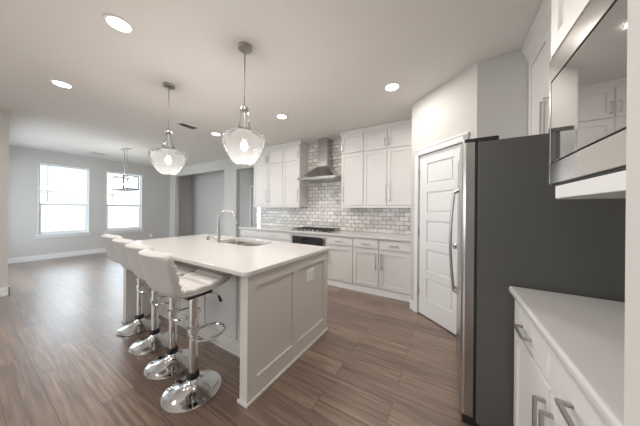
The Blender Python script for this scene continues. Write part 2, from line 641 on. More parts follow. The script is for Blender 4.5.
# ------------------------------------------------------------------ outside
struct(MB().box(-60, -9.0, -30, 30, -0.5, -0.3).build('ground', M['lawn']))
h = empty('neighbour_house', (-15, 2.5, -0.3), 'pale brick neighbouring house with twin gabled roof seen through both windows', 'house')
MB().box(-24, -15, -3.2, 9.5, -0.3, 2.05).build('brick_wall', M['brick'], h)
MB().box(-24.4, -14.7, -3.5, 9.8, 2.05, 2.17).build('fascia', M['fascia'], h)
r = MB()
r.poly([(-14.7, -3.5, 2.17), (-14.7, 9.8, 2.17), (-24.4, 9.8, 2.17), (-24.4, -3.5, 2.17), (-19, 0.5, 3.7), (-19, 7.5, 3.7)],
       [(0, 1, 5, 4), (1, 2, 5), (2, 3, 4, 5), (3, 0, 4), (3, 2, 1, 0)])
r.poly([(-14.9, 0.9, 2.17), (-14.9, 3.1, 2.17), (-14.9, 2.0, 3.25), (-18.5, 2.0, 3.25)], [(0, 1, 2), (0, 2, 3), (1, 3, 2), (0, 3, 1)])
r.poly([(-14.9, 4.6, 2.17), (-14.9, 6.6, 2.17), (-14.9, 5.6, 3.15), (-18.3, 5.6, 3.15)], [(0, 1, 2), (0, 2, 3), (1, 3, 2), (0, 3, 1)])
r.build('roof', M['roof'], h)

# ------------------------------------------------------------------ cabinets


def shaker(mb, a0, a1, z0, z1, f0, axis, sgn, rail=0.058):
    """shaker front: plane at f0, thickness outward sgn; axis = 'y' (plane Y) or 'x' (plane X)"""
    def bx(u0, u1, w0, w1, d0, d1, bev=0.0):
        p, q = sorted((f0 + sgn * d0, f0 + sgn * d1))
        if axis == 'y':
            mb.box(u0, u1, p, q, w0, w1, bev)
        else:
            mb.box(p, q, u0, u1, w0, w1, bev)
    bx(a0, a1, z0, z1, 0.0, 0.010)
    bx(a0, a0 + rail, z0, z1, 0.009, 0.020, 0.0015)
    bx(a1 - rail, a1, z0, z1, 0.009, 0.020, 0.0015)
    bx(a0 + rail - .001, a1 - rail + .001, z0, z0 + rail, 0.009, 0.020, 0.0015)
    bx(a0 + rail - .001, a1 - rail + .001, z1 - rail, z1, 0.009, 0.020, 0.0015)
    return mb


def slab(mb, a0, a1, z0, z1, f0, axis, sgn):
    p, q = sorted((f0, f0 + sgn * 0.018))
    p2, q2 = sorted((f0 + sgn * 0.016, f0 + sgn * 0.022))
    i = 0.012
    if axis == 'y':
        mb.box(a0, a1, p, q, z0, z1, 0.003).box(a0 + i, a1 - i, p2, q2, z0 + i, z1 - i, 0.002)
    else:
        mb.box(p, q, a0, a1, z0, z1, 0.003).box(p2, q2, a0 + i, a1 - i, z0 + i, z1 - i, 0.002)
    return mb


def bar(parent, a, z, f0, axis, sgn, length, vertical, r=0.0055):
    """bar pull with two posts, centred at (a, z)"""
    mb = MB()
    h = length / 2
    off = 0.030

    def P(u, w, d):
        return (u, f0 + sgn * d, w) if axis == 'y' else (f0 + sgn * d, u, w)
    def B(u0, u1, w0, w1, d0, d1):
        p, q = sorted((f0 + sgn * d0, f0 + sgn * d1))
        if axis == 'y':
            mb.box(u0, u1, p, q, w0, w1, 0.0015)
        else:
            mb.box(p, q, u0, u1, w0, w1, 0.0015)
    if vertical:
        B(a - r, a + r, z - h, z + h, off - r, off + r)
        for s in (-1, 1):
            zz = z + s * (h - r)
            B(a - r, a + r, zz - r, zz + r, 0, off - r + .001)
    else:
        B(a - h, a + h, z - r, z + r, off - r, off + r)
        for s in (-1, 1):
            aa = a + s * (h - r)
            B(aa - r, aa + r, z - r, z + r, 0, off - r + .001)
    return mb.build('handle', M['nickel'], parent)


CF = 3.385      # base cabinet carcass front (doors stand 2 cm proud)
CT = 0.91       # counter top height


def base_unit(x0, x1, label, handle_side, has_door=True, ndoors=1):
    e = empty('base_cabinet', ((x0 + x1) / 2, CF, 0), label, 'cabinet', 'base cabinets along the tiled wall')
    MB().box(x0, x1, CF, BY - .003, 0.09, CT - 0.0355).build('body', M['cabinet'], e)
    MB().box(x0, x1, CF - 0.012, BY - .003, 0, 0.09, 0.003).box(x0, x1, CF - 0.018, CF - 0.0115, 0, 0.03, 0.002).build('plinth', M['trim'], e)
    g = 0.007
    dr = slab(MB(), x0 + g, x1 - g, 0.715, 0.862, CF, 'y', -1).build('drawer', M['cabinet'], e)
    bar(dr, (x0 + x1) / 2, 0.79, CF - 0.022, 'y', -1, 0.13 if x1 - x0 < .6 else .16, False)
    if has_door:
        if ndoors == 1:
            rng = [(x0 + g, x1 - g, handle_side)]
        else:
            m = (x0 + x1) / 2
            rng = [(x0 + g, m - .003, 'r'), (m + .003, x1 - g, 'l')]
        for a, b, hs in rng:
            do = shaker(MB(), a, b, 0.115, 0.695, CF, 'y', -1).build('door', M['cabinet'], e)
            bar(do, a + 0.036 if hs == 'l' else b - 0.036, 0.53, CF - 0.020, 'y', -1, 0.24, True)
    return e


base_unit(-4.15, -3.645, 'white base cabinet at the left end of the back run, beside the hall doorway', 'r')
base_unit(-3.645, -2.675, 'wide white base cabinet left of the black under-counter oven', 'r', True, 2)
base_unit(-1.87, -1.375, 'white base cabinet just right of the oven, door handle on its left', 'l')
base_unit(-1.375, -0.945, 'middle white base cabinet of the three right of the oven', 'r')
base_unit(-0.945, -0.475, 'white base cabinet at the right end of the back run, beside the pantry corner', 'l')

# back countertop
tag(MB().box(-4.19, -0.457, 3.345, BY - 0.010, CT - 0.035, CT, 0.006, 3).build('countertop', M['quartz']),
    'long white quartz countertop under the tiled wall, holding the gas cooktop', 'countertop')

# oven under the cooktop
e = empty('built_in_oven', (-2.27, CF, 0), 'black glass built-in oven with stainless surround under the cooktop', 'oven')
MB().box(-2.674, -1.871, CF, BY - 0.02, 0.09, CT - 0.036).build('body', M['cabinet'], e)
MB().box(-2.674, -1.871, CF - 0.012, BY - .02, 0, 0.09, 0.003).build('plinth', M['trim'], e)
fr_ = MB()
fr_.box(-2.655, -2.63, CF - 0.02, CF, 0.17, 0.825, 0.002).box(-1.935, -1.905, CF - 0.026, CF, 0.17, 0.825, 0.003)
fr_.box(-2.63, -1.935, CF - 0.02, CF, 0.815, 0.825, 0.002).box(-2.63, -1.935, CF - 0.02, CF, 0.17, 0.19, 0.002)
fr_.build('surround', M['steel'], e)
MB().box(-2.63, -1.935, CF - 0.022, CF - 0.004, 0.70, 0.815, 0.002).build('control_panel', M['oven_glass'], e)
MB().box(-2.40, -2.17, CF - 0.0235, CF - 0.0215, 0.735, 0.785).build('display', M['black_glass'], e)
od = MB().box(-2.63, -1.935, CF - 0.03, CF - 0.004, 0.19, 0.695, 0.004).build('oven_door', M['oven_glass'], e)
MB().tube([(-2.58, CF - 0.075, 0.655), (-1.985, CF - 0.075, 0.655)], 0.010, 12).tube([(-2.55, CF - 0.03, 0.655), (-2.55, CF - 0.075, 0.655)], 0.008, 8).tube([(-2.015, CF - 0.03, 0.655), (-2.015, CF - 0.075, 0.655)], 0.008, 8).build('oven_handle', M['steel'], od)

# backsplash
tag(MB().box(-4.12, -0.456, BY - 0.010, BY - 0.001, CT - 0.003, 1.376).box(-2.70, -1.752, BY - 0.010, BY - 0.001, 1.376, CH - 0.002).build('tile_backsplash', M['tile']),
    'white and grey marble subway tile backsplash behind cooktop and hood', 'backsplash')

# upper cabinets
UF = 3.69


def upper_unit(x0, x1, label, side, end=None):
    e = empty('wall_cabinet', ((x0 + x1) / 2, UF, 1.38), label, 'cabinet', 'white wall cabinets above the back counter')
    MB().box(x0, x1, UF, BY, 1.385, 2.70).build('body', M['cabinet'], e)
    MB().box(x0, x1, UF - 0.020, UF + 0.02, 1.365, 1.40, 0.003).build('light_rail', M['cabinet'], e)
    c = MB()
    xa = x0 - (0.03 if end == 'l' else 0)
    xb = x1 + (0.03 if end == 'r' else 0)
    c.prism([(UF + .02, 2.70), (UF - .006, 2.70), (UF - .012, 2.715), (UF - .03, 2.745), (UF - .036, 2.766), (UF + .02, 2.766)], 'x', x0 if end != 'l' else x0 - .03, x1 if end != 'r' else x1 + .03)
    if end == 'l':
        c.prism([(x0 + .02, 2.70), (x0 - .006, 2.70), (x0 - .03, 2.745), (x0 - .036, 2.766), (x0 + .02, 2.766)], 'y', UF, BY)
    if end == 'r':
        c.prism([(x1 - .02, 2.70), (x1 + .006, 2.70), (x1 + .03, 2.745), (x1 + .036, 2.766), (x1 - .02, 2.766)], 'y', UF, BY)
    c.build('crown_moulding', M['cabinet'], e)
    g = 0.005
    a = x0 + 0.032 if side == 'l' else x1 - 0.032
    do = shaker(MB(), x0 + g, x1 - g, 1.41, 2.345, UF, 'y', -1, 0.055).build('door', M['cabinet'], e)
    bar(do, a, 1.62, UF - 0.02, 'y', -1, 0.26, True)
    do = shaker(MB(), x0 + g, x1 - g, 2.365, 2.695, UF, 'y', -1, 0.055).build('door', M['cabinet'], e)
    bar(do, a, 2.47, UF - 0.02, 'y', -1, 0.13, True)


upper_unit(-4.07, -3.61, 'white wall cabinet at the far left of the uppers, next to the hall doorway', 'r', 'l')
upper_unit(-3.61, -3.16, 'white wall cabinet in the middle of the group left of the hood', 'l')
upper_unit(-3.16, -2.702, 'white wall cabinet directly left of the range hood', 'r', 'r')
upper_unit(-1.75, -1.315, 'white wall cabinet directly right of the range hood', 'l', 'l')
upper_unit(-1.315, -0.905, 'white wall cabinet in the middle of the group right of the hood', 'r')
upper_unit(-0.905, -0.457, 'white wall cabinet at the right end, against the pantry corner', 'l')

# range hood
HX = -2.21
e = empty('range_hood', (HX, BY - 0.012, 1.91), 'stainless pyramid chimney range hood on the tiled wall above the cooktop', 'hood')
HB, HW, HY = BY - 0.012, 0.425, 3.50
hb = MB()
cw, cd = 0.118, 0.23
z0, z1, z2 = 1.915, 1.955, 2.20
V = [(HX - HW, HY, z0), (HX + HW, HY, z0), (HX + HW, HB, z0), (HX - HW, HB, z0),
     (HX - HW, HY, z1), (HX + HW, HY, z1), (HX + HW, HB, z1), (HX - HW, HB, z1)]
n = 8
rows = []
for k in range(n + 1):
    t_ = k / n
    s = (1 - t_) ** 1.25
    hw_ = cw + 0.01 + (HW - cw - 0.01) * s
    y_ = (HB - cd - 0.01) + (HY - (HB - cd - 0.01)) * s
    zz = z1 + (z2 - z1) * t_
    rows.append([(HX - hw_, y_, zz), (HX + hw_, y_, zz), (HX + hw_, HB, zz), (HX - hw_, HB, zz)])
verts = V[:4] + [p for r_ in rows for p in r_]
faces = [(0, 1, 5, 4), (1, 2, 6, 5), (2, 3, 7, 6), (3, 0, 4, 7)]
for k in range(n):
    b0 = 4 + 4 * k
    for j in range(4):
        j2 = (j + 1) % 4
        faces.append((b0 + j, b0 + j2, b0 + 4 + j2, b0 + 4 + j))
faces.append((3, 2, 1, 0))
faces.append(tuple(4 + 4 * n + j for j in range(4)))
hb.poly(verts, faces).build('canopy', M['steel'], e)
MB().box(HX - cw, HX + cw, HB - cd, HB, z2 - 0.01, 2.50, 0.004).build('lower_chimney', M['steel'], e)
MB().box(HX - cw + .006, HX + cw - .006, HB - cd + .006, HB, 2.50, 2.764, 0.003).build('upper_chimney', M['steel'], e)
MB().box(HX - HW + 0.05, HX + HW - 0.05, HY + 0.05, HB - 0.05, z0 - 0.006, z0 + 0.001).build('grease_filter', M['nickel'], e)
for k in range(5):
    MB().lathe([(0, 0), (0.006, 0), (0.006, 0.004), (0, 0.004)], n=12).build('button', M['black'], e,
        mtx=Matrix.Translation((HX - 0.06 + k * 0.03, HY + 0.002, 1.935)) @ Matrix.Rotation(PI / 2, 4, 'X'))

# cooktop
e = empty('gas_cooktop', (-2.28, 3.68, CT), 'five burner gas cooktop with black cast iron grates on the back counter', 'cooktop')
CX0, CX1, CY0, CY1 = -2.74, -1.86, 3.42, 3.93
MB().box(CX0, CX1, CY0, CY1, CT + 0.0005, CT + 0.012, 0.004).build('tray', M['steel'], e)
for gx in range(3):
    gm = MB()
    a0 = CX0 + 0.03 + gx * 0.277
    a1 = a0 + 0.267
    zt = CT + 0.045
    for yy in (CY0 + 0.06, CY1 - 0.03):
        gm.box(a0, a1, yy - .007, yy + .007, zt - .012, zt, 0.002)
    for xx in (a0 + .007, a1 - .007):
        gm.box(xx - .007, xx + .007, CY0 + 0.06, CY1 - 0.03, zt - .012, zt, 0.002)
    for k in (1, 2, 3):
        yy = CY0 + 0.06 + k * (CY1 - CY0 - 0.09) / 4
        gm.box(a0, a1, yy - .005, yy + .005, zt - .011, zt, 0.002)
    xm = (a0 + a1) / 2
    gm.box(xm - .005, xm + .005, CY0 + 0.06, CY1 - 0.03, zt - .011, zt, 0.002)
    for xx in (a0 + .008, a1 - .008):
        for yy in (CY0 + 0.065, CY1 - 0.035):
            gm.box(xx - .007, xx + .007, yy - .007, yy + .007, CT + 0.011, zt - .008)
    gm.build('grate', M['iron'], e)
for bx_, by_ in ((-2.58, 3.56), (-2.58, 3.82), (-2.30, 3.70), (-2.02, 3.56), (-2.02, 3.82)):
    MB().lathe([(0, CT + .011), (0.045, CT + .011), (0.045, CT + .02), (0.032, CT + .022), (0.032, CT + .030), (0, CT + .031)], bx_, by_, 20).build('burner', M['iron'], e)
for k in range(5):
    MB().lathe([(0, CT + .011), (0.018, CT + .011), (0.016, CT + .036), (0, CT + .037)], -2.48 + k * .09, CY0 + 0.027, 16).build('knob', M['steel'], e)

# ------------------------------------------------------------------ island
IX0, IX1, IY0, IY1 = -3.275, -1.160, 1.005, 2.115
IH = CT - 0.036
e = empty('kitchen_island', ((IX0 + IX1) / 2, (IY0 + IY1) / 2, 0), 'grey panelled kitchen island with shaker end panels, under the white quartz top', 'kitchen island')
RY = 1.325


def rect_holed(mb, a0, a1, b0, b1, hx0, hx1, hy0, hy1, z0, z1):
    mb.box(a0, hx0, b0, b1, z0, z1).box(hx1, a1, b0, b1, z0, z1).box(hx0, hx1, b0, hy0, z0, z1).box(hx0, hx1, hy1, b1, z0, z1)
    return mb


SX0, SX1, SY0, SY1 = -2.60, -1.88, 1.69, 2.045   # sink cut-out
MB().box(IX0 + .02, IX1 - .02, RY + .005, IY1 - .02, 0.0, 0.62).box(IX0 + .02, IX1 - .02, RY + .005, SY0 - .03, 0.62, IH).box(IX0 + .02, SX0 - .03, SY0 - .03, IY1 - .02, 0.62, IH).box(SX1 + .03, IX1 - .02, SY0 - .03, IY1 - .02, 0.62, IH).box(SX0 - .03, SX1 + .03, SY1 + .03, IY1 - .02, 0.62, IH).build('body', M['island'], e)


def framed(name, axis, f0, sgn, a0, a1, z0, z1, splits, parent, rail=0.085, brail=0.15, inset=0.012):
    mb = MB()

    def bx(u0, u1, w0, w1, d0, d1, bev=0.0015):
        p, q = sorted((f0 + sgn * d0, f0 + sgn * d1))
        if axis == 'x':
            mb.box(p, q, u0, u1, w0, w1, bev)
        else:
            mb.box(u0, u1, p, q, w0, w1, bev)
    bx(a0, a1, z0, z1, -0.02, 0.0, 0)
    edges = [a0] + list(splits) + [a1]
    for i, s in enumerate(edges):
        if i == 0:
            bx(s, s + rail, z0, z1, -.001, inset)
        elif i == len(edges) - 1:
            bx(s - rail, s, z0, z1, -.001, inset)
        else:
            bx(s - rail / 2, s + rail / 2, z0 + brail, z1 - rail, -.001, inset)
    bx(a0 + rail - .001, a1 - rail + .001, z0, z0 + brail, -.001, inset)
    bx(a0 + rail - .001, a1 - rail + .001, z1 - rail, z1, -.001, inset)
    return mb.build(name, M['island'], parent)


# end stubs that carry the seating overhang
MB().box(IX1 - 0.075, IX1 - 0.031, IY0, IY1, 0, IH, 0.002).build('end_wall', M['island'], e)
MB().box(IX0 + 0.031, IX0 + 0.075, IY0, IY1, 0, IH, 0.002).build('end_wall', M['island'], e)
framed('end_panel', 'x', IX1 - 0.012, 1, IY0 + .0, IY1, 0, IH, [1.545], e)
framed('end_panel', 'x', IX0 + 0.012, -1, IY0 + .0, IY1, 0, IH, [1.545], e)
framed('seating_panel', 'y', RY, -1, IX0 + .076, IX1 - .076, 0, IH, [-2.70, -2.2, -1.70], e, 0.07, 0.13, 0.010)
t = MB()
t.box(IX1, IX1 + 0.012, IY0 - .012, IY1 + .012, 0, 0.022, 0.003)
t.box(IX1 - .087, IX1, IY0 - .012, IY0, 0, 0.022, 0.003).box(IX0, IX0 + .087, IY0 - .012, IY0, 0, 0.022, 0.003)
t.box(IX0 - .012, IX0, IY0 - .012, IY1 + .012, 0, 0.022, 0.003)
t.box(IX0 + .076, IX1 - .076, RY - .024, RY - .010, 0, 0.03, 0.003)
t.build('shoe_moulding', mat('light_grey_moulding', (0.66, 0.64, 0.615), 0.4), e)
# sink side: doors and drawers
for k, (a, b) in enumerate(((-3.26, -2.75), (-2.75, -2.265), (-2.265, -1.78), (-1.78, -1.17))):
    do = shaker(MB(), a + .004, b - .004, 0.10, 0.86, IY1 - .02, 'y', 1).build('door', M['island'], e)
    bar(do, (b - .035) if k % 2 == 0 else (a + .035), 0.70, IY1, 'y', 1, 0.16, True)

# island countertop with sink cut-out and rounded corners
KX0, KX1, KY0, KY1 = -3.47, -1.145, 0.975, 2.155


def rounded(x0, x1, y0, y1, r, n=6):
    pts = []
    for cx_, cy_, a0 in ((x1 - r, y1 - r, 0), (x0 + r, y1 - r, PI / 2), (x0 + r, y0 + r, PI), (x1 - r, y0 + r, 1.5 * PI)):
        for k in range(n + 1):
            a = a0 + k * PI / 2 / n
            pts.append((cx_ + r * math.cos(a), cy_ + r * math.sin(a)))
    return pts


def slab_with_hole(outer, inner, z0, z1, bev):
    bm = bmesh.new()
    no = len(outer)

    def ring(pts, z):
        return [bm.verts.new((p[0], p[1], z)) for p in pts]
    def shrink(pts, d):
        cx_ = sum(p[0] for p in pts) / len(pts)
        cy_ = sum(p[1] for p in pts) / len(pts)
        return [(p[0] - d * (1 if p[0] > cx_ else -1), p[1] - d * (1 if p[1] > cy_ else -1)) for p in pts]
    o_in = shrink(outer, bev)
    rings = [ring(o_in, z0), ring(outer, z0 + bev), ring(outer, z1 - bev), ring(shrink(outer, bev * .3), z1 - bev * .3), ring(o_in, z1)]
    for a, b in zip(rings[:-1], rings[1:]):
        for k in range(no):
            f = bm.faces.new((a[k], a[(k + 1) % no], b[(k + 1) % no], b[k]))
            f.smooth = True
    it, ib = ring(inner, z1), ring(inner, z0)
    m = len(inner)
    for k in range(m):
        bm.faces.new((it[k], it[(k + 1) % m], ib[(k + 1) % m], ib[k]))
    for oo, ii in ((rings[-1], it), (rings[0], ib)):
        assert len(oo) == len(ii)
        for k in range(no):
            bm.faces.new((oo[k], oo[(k + 1) % no], ii[(k + 1) % no], ii[k]))
    mb = MB()
    mb.bm.free()
    mb.bm = bm
    return mb


tag(slab_with_hole(rounded(KX0, KX1, KY0, KY1, 0.04), rounded(SX0, SX1, SY0, SY1, 0.06), CT - 0.035, CT, 0.006).build('island_countertop', M['quartz']),
    'large white quartz countertop on the grey island, with sink and faucet', 'countertop')

# undermount sink, double bowl
e = empty('sink', ((SX0 + SX1) / 2, (SY0 + SY1) / 2, CT - 0.24), 'stainless undermount double bowl sink set in the island top', 'sink')
def bowl(x0, x1, y0, y1):
    bm = bmesh.new()
    zt, zb = CT - 0.037, CT - 0.22
    lv = [(rounded(x0 - .018, x1 + .018, y0 - .02, y1 + .02, .05), zt), (rounded(x0, x1, y0, y1, .05), zt), (rounded(x0 + .005, x1 - .005, y0 + .005, y1 - .005, .05), zb + .03),
          (rounded(x0 + .03, x1 - .03, y0 + .03, y1 - .03, .04), zb),
          (rounded(x0 + .03, x1 - .03, y0 + .03, y1 - .03, .04), zb - .004), (rounded(x0 + .001, x1 - .001, y0 + .001, y1 - .001, .052), zb + .028), (rounded(x0 - .004, x1 + .004, y0 - .004, y1 + .004, .052), zt - .002), (rounded(x0 - .018, x1 + .018, y0 - .02, y1 + .02, .05), zt - .002)]
    R_ = [[bm.verts.new((*p, z)) for p in pts] for pts, z in lv]
    N = len(R_[0])
    for i in range(len(R_) - 1):
        if i == 3:
            continue
        for k in range(N):
            f = bm.faces.new((R_[i][k], R_[i][(k + 1) % N], R_[i + 1][(k + 1) % N], R_[i + 1][k]))
            f.smooth = True
    bm.faces.new(R_[3]); bm.faces.new(R_[4])
    for k in range(N):
        bm.faces.new((R_[7][k], R_[7][(k + 1) % N], R_[0][(k + 1) % N], R_[0][k]))
    mb = MB(); mb.bm.free(); mb.bm = bm
    return mb
bowl(SX0 + .005, -2.29, SY0 + .01, SY1 - .01).build('bowl', M['sink_steel'], e)
bowl(-2.25, SX1 - .005, SY0 + .01, SY1 - .01).build('bowl', M['sink_steel'], e)
for xx in (-2.44, -2.09):
    MB().lathe([(0, CT - .2185), (0.042, CT - .2185), (0.045, CT - .2155), (0.02, CT - .217), (0, CT - .217)], xx, 1.90, 24).build('drain', M['chrome'], e)

# faucet
FX, FY = -2.43, 1.645
e = empty('kitchen_faucet', (FX, FY, CT), 'tall gooseneck pull-down faucet in brushed nickel beside the island sink', 'faucet')
MB().lathe([(0, CT), (0.028, CT), (0.028, CT + .006), (0.022, CT + .012), (0.0215, CT + .10), (0.017, CT + .16), (0.0135, CT + .19), (0, CT + .19)], FX, FY, 28).build('base', M['nickel'], e)
fd = Vector((0.90, 0.42, 0)).normalized()
pts = [Vector((FX, FY, CT + .18)), Vector((FX, FY, CT + .25))]
R_ = 0.108
for k in range(0, 15):
    a = PI * k / 14 * 0.94
    pts.append(Vector((FX, FY, CT + .285)) + fd * (R_ - R_ * math.cos(a)) + Vector((0, 0, R_ * math.sin(a))))
MB().tube(pts, 0.0125, 14).build('gooseneck_spout', M['nickel'], e)
p = pts[-1]
dn = (pts[-1] - pts[-2]).normalized()
MB().tube([p - dn * .004, p + dn * .02, p + dn * .075, p + dn * .08], [.0145, .0155, .0185, .014], 16).build('spray_head', M['nickel'], e)
MB().tube([p + dn * .08, p + dn * .087], [.0135, .0125], 16).build('nozzle', M['black'], e)
lv = MB().tube([(FX, FY, CT + .055), (FX - .035, FY - .03, CT + .058)], 0.013, 14)
lv.tube([(FX - .032, FY - .028, CT + .058), (FX - .05, FY - .045, CT + .066), (FX - .085, FY - .06, CT + .075)], [.010, .006, .0055], 10)
lv.build('lever', M['nickel'], e)
# soap dispenser / air switch
e = empty('air_switch', (-2.78, 1.72, CT), 'small round nickel air switch button on island top left of faucet', 'air switch')
MB().lathe([(0, CT), (0.022, CT), (0.022, CT + .045), (0.019, CT + .05), (0, CT + .05)], -2.78, 1.72, 24).build('barrel', M['nickel'], e)
MB().lathe([(0, CT + .05), (0.013, CT + .05), (0.012, CT + .056), (0, CT + .057)], -2.78, 1.72, 20).build('button', M['chrome'], e)

# outlet on island end panel
e = empty('electrical_outlet', (IX1 - .012, 1.80, 0.66), 'white double power outlet on the grey island end panel', 'outlet')
OY, OZ = 1.785, 0.695
MB().box(IX1 - .0125, IX1 - .006, OY - .062, OY + .062, OZ - .058, OZ + .058, 0.003).build('cover_plate', M['plastic'], e)
for s in (-1, 1):
    so = MB().box(IX1 - .0065, IX1 - .004, OY + s * .026 - .017, OY + s * .026 + .017, OZ - .034, OZ + .034, 0.002).build('socket', M['plastic'], e)
    for zz in (-.017, .017):
        k = MB()
        k.box(IX1 - .0045, IX1 - .0036, OY + s * .026 - .008, OY + s * .026 - .006, OZ + zz - .005, OZ + zz + .005)
        k.box(IX1 - .0045, IX1 - .0036, OY + s * .026 + .005, OY + s * .026 + .007, OZ + zz - .005, OZ + zz + .005)
        k.box(IX1 - .0045, IX1 - .0036, OY + s * .026 - .008, OY + s * .026 + .007, OZ + zz - .0065, OZ + zz - .005)
        k.build('receptacle', M['black'], so)
# wall outlet between the windows and the niche
e = empty('electrical_outlet', (WX, 3.42, 0.36), 'white power outlet low on the window wall, right of the second window', 'outlet')
MB().box(WX, WX + .006, 3.385, 3.455, 0.33, 0.45, 0.002).build('cover_plate', M['plastic'], e)
MB().box(WX + .0055, WX + .0075, 3.403, 3.437, 0.345, 0.435, 0.001).build('socket', M['plastic'], e)

# ------------------------------------------------------------------ bar stools


def catmull(P, n):
    out = []
    for i in range(len(P) - 1):
        p0 = P[max(i - 1, 0)]; p1 = P[i]; p2 = P[i + 1]; p3 = P[min(i + 2, len(P) - 1)]
        for k in range(n):
            t_ = k / n
            out.append(tuple(0.5 * ((2 * b) + (-a + c) * t_ + (2 * a - 5 * b + 4 * c - d_) * t_ ** 2 + (-a + 3 * b - 3 * c + d_) * t_ ** 3)
                             for a, b, c, d_ in zip(p0, p1, p2, p3)))
    out.append(P[-1])
    return out


def stool():
    e = empty('bar_stool', (0, 0, 0), '', 'bar stool', 'white adjustable bar stools along the island')
    # chrome disc base
    MB().lathe([(0, 0.0), (0.184, 0.0), (0.191, 0.005), (0.191, 0.011), (0.18, 0.017), (0.145, 0.026), (0.10, 0.040), (0.065, 0.058), (0.045, 0.080), (0.038, 0.10), (0, 0.10)], 0, 0, 56).build('base', M['chrome'], e)
    MB().lathe([(0, 0.10), (0.041, 0.10), (0.042, 0.125), (0.036, 0.142), (0, 0.142)], 0, 0, 28).build('collar', M['black'], e)
    MB().lathe([(0, 0.142), (0.0295, 0.142), (0.0295, 0.705), (0, 0.705)], 0, 0, 28).build('column', M['chrome'], e)
    # foot rest loop
    fdir = Vector((0.92, 0.39, 0)).normalized()
    sd = Vector((-fdir.y, fdir.x, 0))
    pts = []
    for k in range(28):
        a = 2 * PI * k / 28
        pts.append(fdir * (0.125 + 0.098 * math.cos(a)) + sd * (0.115 * math.sin(a)) + Vector((0, 0, 0.44)))
    fr2 = MB().tube(pts, 0.0085, 10, closed=True)
    fr2.tube([fdir * .02 + Vector((0, 0, .44)), fdir * .04 + Vector((0, 0, .44))], 0.012, 10)
    fr2.lathe([(0.031, 0.415), (0.038, 0.415), (0.038, 0.465), (0.031, 0.465)], 0, 0, 24, closed=True)
    fr2.build('footrest', M['chrome'], e)
    # plate and gas lift lever
    MB().box(-.09, .09, -.09, .09, 0.705, 0.745, 0.004).build('seat_plate', M['black'], e)
    lv_ = MB().tube([(.03, .03, .715), (.13, .09, .705), (.15, .10, .685)], 0.005, 8).build('lift_lever', M['chrome'], e)
    MB().tube([(.148, .099, .692), (.168, .107, .648)], [.009, .011], 10).build('lever_grip', M['black'], lv_)
    # shell: outer profile (y, z), inner offset
    prof = catmull([(0.228, 0.798), (0.17, 0.765), (0.08, 0.742), (-0.06, 0.733), (-0.165, 0.742), (-0.215, 0.785), (-0.244, 0.87), (-0.273, 0.955), (-0.303, 1.04)], 8)
    n = len(prof)
    U = 12
    th = 0.062
    bm = bmesh.new()
    O, I = [], []
    for i, (y, z) in enumerate(prof):
        a = Vector(prof[max(i - 1, 0)]); b = Vector(prof[min(i + 1, n - 1)])
        d_ = (b - a).normalized()
        nrm = Vector((d_.y, -d_.x))          # toward the sitter
        v = i / (n - 1)
        back = max(0.0, (v - 0.5) / 0.5)
        w = 0.199 - 0.012 * (1 - v) ** 4 * 2 + 0.004 * math.sin(PI * v)
        if v > 0.93:
            w -= 0.03 * ((v - .93) / .07) ** 2
        if v < 0.07:
            w -= 0.03 * ((.07 - v) / .07) ** 2
        ro, ri = [], []
        for k in range(U + 1):
            u = -1 + 2 * k / U
            x = w * u - 0.025
            yy = y + 0.045 * back ** 1.3 * u * u
            zz = z + 0.030 * (1 - back) * u ** 4 * (0.4 + v)
            tt = th * (1 - 0.30 * abs(u) ** 3)
            # channel tufting on the cushion
            c = 0.0
            sv = v * 10
            c = 0.016 * abs(math.sin(PI * sv)) ** 0.6 - 0.009
            cu = 0.003 * abs(math.sin(PI * (k / U) * 4)) ** .5
            ro.append(bm.verts.new((x, yy, zz)))
            ri.append(bm.verts.new((x * 0.985, yy + nrm.x * (tt + c + cu), zz + nrm.y * (tt + c + cu))))
        O.append(ro); I.append(ri)
    so, si = bm, None
    for i in range(n - 1):
        for k in range(U):
            bm.faces.new((O[i][k], O[i][k + 1], O[i + 1][k + 1], O[i + 1][k]))
            bm.faces.new((I[i][k], I[i + 1][k], I[i + 1][k + 1], I[i][k + 1]))
        bm.faces.new((O[i][0], O[i + 1][0], I[i + 1][0], I[i][0]))
        bm.faces.new((O[i][U], I[i][U], I[i + 1][U], O[i + 1][U]))
    for k in range(U):
        bm.faces.new((O[0][k], I[0][k], I[0][k + 1], O[0][k + 1]))
        bm.faces.new((O[-1][k], O[-1][k + 1], I[-1][k + 1], I[-1][k]))
    mb = MB(); mb.bm.free(); mb.bm = bm
    # split: shell and cushion share the closed form; piping marks the seam
    o = mb.build('seat', M['leather'], e, smooth=True)
    md = o.modifiers.new('round', 'SUBSURF')
    md.levels = md.render_levels = 2
    for s, kk in ((-1, 0), (1, U)):
        pp = []
        for i, (y, z) in enumerate(prof):
            v = i / (n - 1)
            back = max(0.0, (v - 0.5) / 0.5)
            a = Vector(prof[max(i - 1, 0)]); b = Vector(prof[min(i + 1, n - 1)])
            d_ = (b - a).normalized()
            w = 0.197 - 0.012 * (1 - v) ** 4 * 2 + 0.004 * math.sin(PI * v)
            if v > 0.93:
                w -= 0.03 * ((v - .93) / .07) ** 2
            if v < 0.07:
                w -= 0.03 * ((.07 - v) / .07) ** 2
            yy = y + 0.045 * back ** 1.3 + d_.y * .008
            zz = z + 0.030 * (1 - back) * (0.4 + v) - d_.x * .008
            pp.append((s * w - 0.025, yy, zz))
        MB().tube(pp[1:-1], 0.0035, 6).build('piping', M['leather'], o)
    return e


